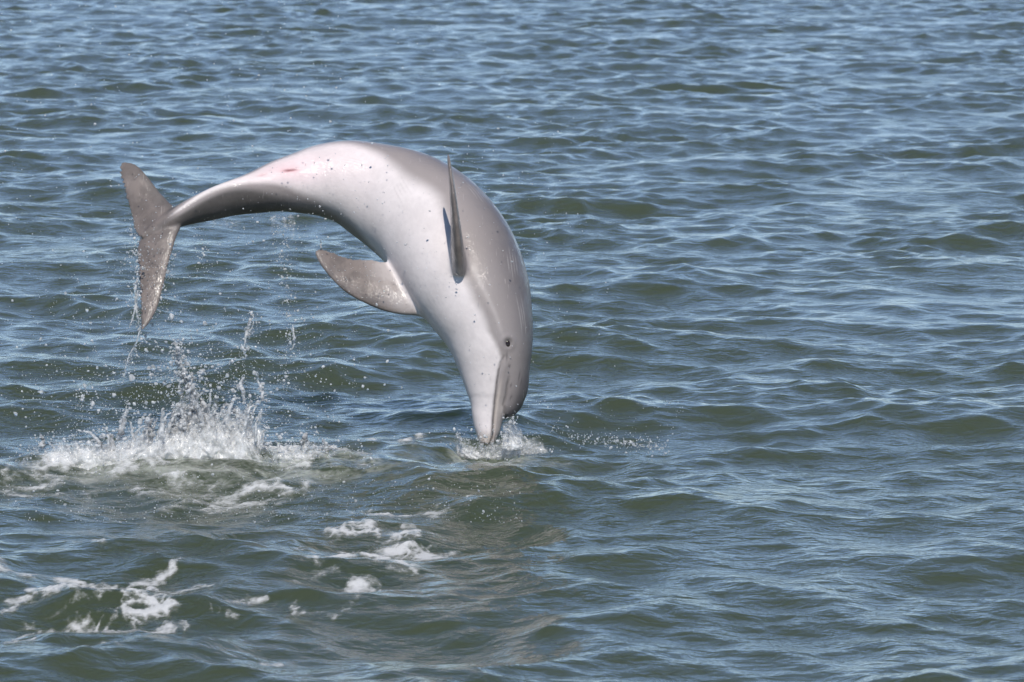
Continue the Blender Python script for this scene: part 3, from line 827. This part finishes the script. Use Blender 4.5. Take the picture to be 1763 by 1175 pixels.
# --- threads of water rising from the splash and running off the tail
ropes = [rope(p, r, DSP + d, i + 2, n=70) for i, (p, r, d) in enumerate([
    ([(436, 780), (432, 756), (424, 735), (421, 716), (428, 702), (434, 690)], [9, 6, 5, 4, 3, 2], -5),
    ([(424, 735), (412, 722), (404, 708), (402, 700)], [5, 4, 3, 2], -5), ([(446, 780), (437, 768), (431, 750)], [8, 6, 3], -12),
    ([(382, 720), (382, 706), (388, 698), (398, 698)], [3.5, 3, 2.5, 2], 4),
    ([(421, 694), (419, 676), (414, 662), (420, 650)], [2, 3, 3.5, 1.5], 2), ([(452, 690), (452, 672), (444, 656), (440, 640)], [2, 3, 2, 1], 8),
    ([(208, 748), (212, 730), (216, 712), (219, 700)], [6, 4, 3, 1.5], -10), ([(72, 770), (74, 758), (71, 750)], [5, 3, 2], -6), ([(526, 776), (524, 758), (528, 746)], [8, 6, 2], -6),
    ([(560, 790), (562, 770), (556, 758)], [7, 4, 2], -6), ([(345, 730), (338, 704), (333, 676), (324, 650)], [8, 6, 4, 2], 0), ([(352, 724), (352, 700), (346, 684)], [6, 5, 2], 6),
    ([(300, 742), (296, 722), (300, 706)], [6, 4, 2], -4), ([(262, 750), (258, 734), (262, 722)], [5, 3, 2], -4)])]
tails = [rope(p, r, d, i + 40, n=60, m=7) for i, (p, r, d) in enumerate([
    ([(237, 470), (234, 500), (236, 530), (238, 560)], [1.5, 2.5, 2, 1], 0), ([(242, 568), (234, 590), (226, 606), (214, 640)], [1.2, 1.6, 1.1, .5], -34),
    ([(238, 500), (230, 540), (222, 566)], [1.2, 1.8, .8], -10), ([(433, 541), (430, 558), (424, 575), (421, 598)], [1.5, 3.2, 2.8, 1.2], 60),
    ([(436, 552), (432, 572), (426, 590)], [1, 1.8, 1], 66), ([(505, 560), (507, 590), (500, 606)], [1, 2, 1], 90), ([(553, 430), (552, 412)], [1.2, .6], 45)])]
for k in range(46):
    x = RNG.normal(330, 95) if k % 3 else RNG.uniform(40, 600); y = np.interp(x, *TOP) + 24; h = RNG.uniform(14, 60) * np.exp(-((x - 335) / 190) ** 2) + 8; lx = RNG.normal(0, .45) * h + (x - 335) * .05
    r0 = RNG.uniform(1.6, 4.2)
    ropes.append(rope([(x, y), (x + lx * .3, y - h * .55), (x + lx * .7, y - h * .92), (x + lx * 1.2, y - h)], [r0 * 1.4, r0, r0 * .7, r0 * .4], DSP + RNG.normal(-6, 22), 200 + k, n=34, m=6))
V, F, C = bring(ropes + tails)
tag(mesh_object('water_threads', V, F, DROP_M), 'clear twisting threads of water rising from the splash and falling off the tail', 'water', 'stuff')
# --- thin curtain of water falling from under the tail stock
parts = []
for k, (x0, x1, yb) in enumerate(((462, 512, 452), (468, 505, 430), (350, 420, 400))):
    P_, F_, C_ = sheet(x0, x1, ([x0, x1], [yb, yb]), ([x0, x1], [366 if x0 > 440 else 380, 366 if x0 > 440 else 376]), (128 if x0 > 440 else 95) + 3 * k, 130 + k, thick=.52, nu=60, nv=40, jag=.5)
    parts.append((P_, F_, C_))
V, F, C = bring(parts)
tag(mesh_object('falling_water', V, F, FROTH_M, attrs={'cover': C}), 'thin veil of water draining from under the tail stock', 'water', 'stuff')

# --- splash at the beak
parts = []
for k in range(5):
    parts.append(sheet(782, 950, ([782, 800, 830, 870, 890, 930, 950], [762, 752, 758, 742, 738, 752, 768]), ([780, 860, 950], [790, 792, 780]), DBK + 50 - 9 * k, 150 + k, thick=.70, nu=90, nv=34, jag=.5))
for k in range(4):
    parts.append(sheet(786, 832, ([786, 800, 815, 832], [752, 748, 756, 764]), ([786, 832], [788, 792]), DBK + 20 - 5 * k, 170 + k, thick=.8, nu=60, nv=30, jag=.7, flow=-.5))
for k in range(5):
    parts.append(sheet(862, 900, ([862, 878, 892], [722, 712, 736]), ([862, 892], [776, 776]), DBK + 26 - 9 * k, 160 + k, thick=.85, nu=50, nv=36, jag=.8))
parts.append(build_foam([(850, 798, 66, 12, .62), (905, 790, 60, 8, .45), (800, 800, 40, 8, .6), (980, 784, 50, 5, .45), (740, 780, 70, 7, .6), (690, 768, 70, 5, .8), (660, 882, 60, 8, .8), (720, 880, 70, 8, .7), (790, 872, 40, 6, .6), (640, 890, 50, 7, .6)], -.75, .35, 915, 740, 300, 260, .03, 8, 1.0))
V, F, C = bring(parts)
tag(mesh_object('beak_splash', V, F, FROTH_M, attrs={'cover': C}), 'small milky splash where the beak meets the water', 'splash', 'stuff')

# --- flying drops
sp = Spray(21)
D = DSP
sp.cloud(900, 330, 690, 46, 55, D, 30, hi=5.5, p=1.9)
sp.stream([(342, 740), (332, 690), (322, 655), (310, 625), (303, 592)], 1300, 7.5, D, 12, lo=.7, hi=4.2, p=1.9)
sp.stream([(330, 660), (300, 640), (290, 660)], 120, 9, D, 10, hi=4)
sp.cloud(800, 300, 700, 120, 60, D, 50, hi=4.5)
sp.cloud(500, 180, 730, 90, 50, D, 50, hi=4.0)
sp.cloud(350, 460, 690, 90, 60, D + 10, 50, hi=4.5)
sp.stream([(215, 790), (208, 745), (215, 705), (222, 690)], 90, 5, D, 8, hi=3.5)
sp.stream([(436, 780), (424, 740), (432, 700), (436, 690)], 120, 6, D, 8, hi=4)
sp.stream([(140, 720), (142, 690), (138, 665)], 60, 5, D, 10, hi=3.5)
sp.stream([(440, 640), (452, 660), (460, 695), (455, 740)], 70, 5, D + 10, 8, hi=4)
sp.stream([(421, 600), (418, 650), (425, 700)], 60, 5, D + 10, 8, hi=4)
sp.stream([(495, 640), (488, 665), (492, 600), (508, 560)], 80, 6, 80, 8, hi=3.5)
# over the frothing crest
n = 2600; x = sp.r.uniform(0, 650, n); y = np.interp(x, *TOP) + sp.r.normal(16, 20, n); sp.add(x, y, D + sp.r.normal(-10, 34, n), sp.sizes(n, .6, 4.2, 2.1))
n = 1100; x = sp.r.uniform(0, 900, n); y = sp.r.uniform(800, 900, n); q = [on_water(a, b, .015 + .05 * c ** 2) for a, b, c in zip(x, y, sp.r.random(n))]; sp.P.append(np.array(q)); sp.R.append(sp.sizes(n, .45, 2.2, 2.8) / S)
# drips off the flukes and the tail stock
sp.stream([(234, 430), (237, 480), (238, 540), (243, 575), (228, 610), (212, 650)], 320, 7, -5, 14, hi=3.2)
sp.stream([(228, 370), (232, 420), (218, 455), (206, 470)], 70, 7, 40, 12, hi=2.2)
sp.stream([(300, 430), (286, 480), (274, 520), (262, 560)], 150, 10, 5, 14, hi=3.0)
sp.cloud(340, 262, 500, 24, 60, -10, 20, hi=2.4)
sp.stream([(485, 372), (488, 450), (498, 540), (505, 610)], 330, 13, 120, 18, hi=2.6)
sp.stream([(433, 540), (425, 590), (414, 622)], 130, 7, 62, 10, hi=4.0)
sp.stream([(345, 390), (350, 430), (340, 470)], 70, 9, 90, 12, hi=2.4)
sp.cloud(420, 400, 600, 110, 60, 30, 60, hi=2.6)
sp.cloud(260, 180, 560, 70, 80, 10, 60, hi=2.6)
sp.box(330, 0, 620, 540, 740, D + 10, 80, hi=2.4)
# fine spray all round the animal
sp.box(420, 0, 620, 0, 560, 0, 90, lo=.45, hi=1.9)
sp.box(90, 380, 760, 40, 240, 0, 90, lo=.45, hi=1.7)
sp.box(110, 760, 1010, 200, 480, -40, 70, lo=.45, hi=1.9)
sp.box(60, 900, 1060, 440, 720, -40, 70, lo=.45, hi=1.4)
sp.cloud(240, 470, 400, 150, 90, 60, 40, hi=2.2)
# in front of the belly and the flippers
for n, cx, cy, sx, sy, d in ((55, 640, 340, 70, 45, 30), (80, 735, 450, 55, 55, -40), (26, 830, 500, 45, 60, -80), (30, 830, 640, 30, 50, -70), (70, 610, 480, 45, 28, 10)):
    sp.cloud(n, cx, cy, sx, sy, d, 12, lo=.5, hi=1.7, p=2.4)
# round the beak, and the small spatter to its right
sp.cloud(520, 850, 765, 44, 15, DBK + 28, 18, hi=3.0)
sp.stream([(868, 770), (876, 740), (882, 720)], 150, 7, DBK, 12, hi=3.4)
sp.stream([(795, 780), (793, 762), (790, 745)], 70, 5, DBK - 5, 10, hi=3)
sp.stream([(1000, 752), (1050, 760), (1095, 768), (1150, 772)], 220, 7, DBK - 5, 12, hi=2.6)
sp.cloud(70, 1095, 760, 26, 6, DBK - 5, 12, hi=3)
sp.stream([(950, 738), (1010, 760)], 50, 7, DBK, 12, hi=2.0)
sp.box(120, 870, 1180, 690, 760, DBK, 40, lo=.45, hi=1.3)
V, F = sp.mesh()
tag(mesh_object('spray_droplets', V, F, DROP_M), 'sparkling water droplets flying through the air around the dolphin', 'droplets', 'stuff')
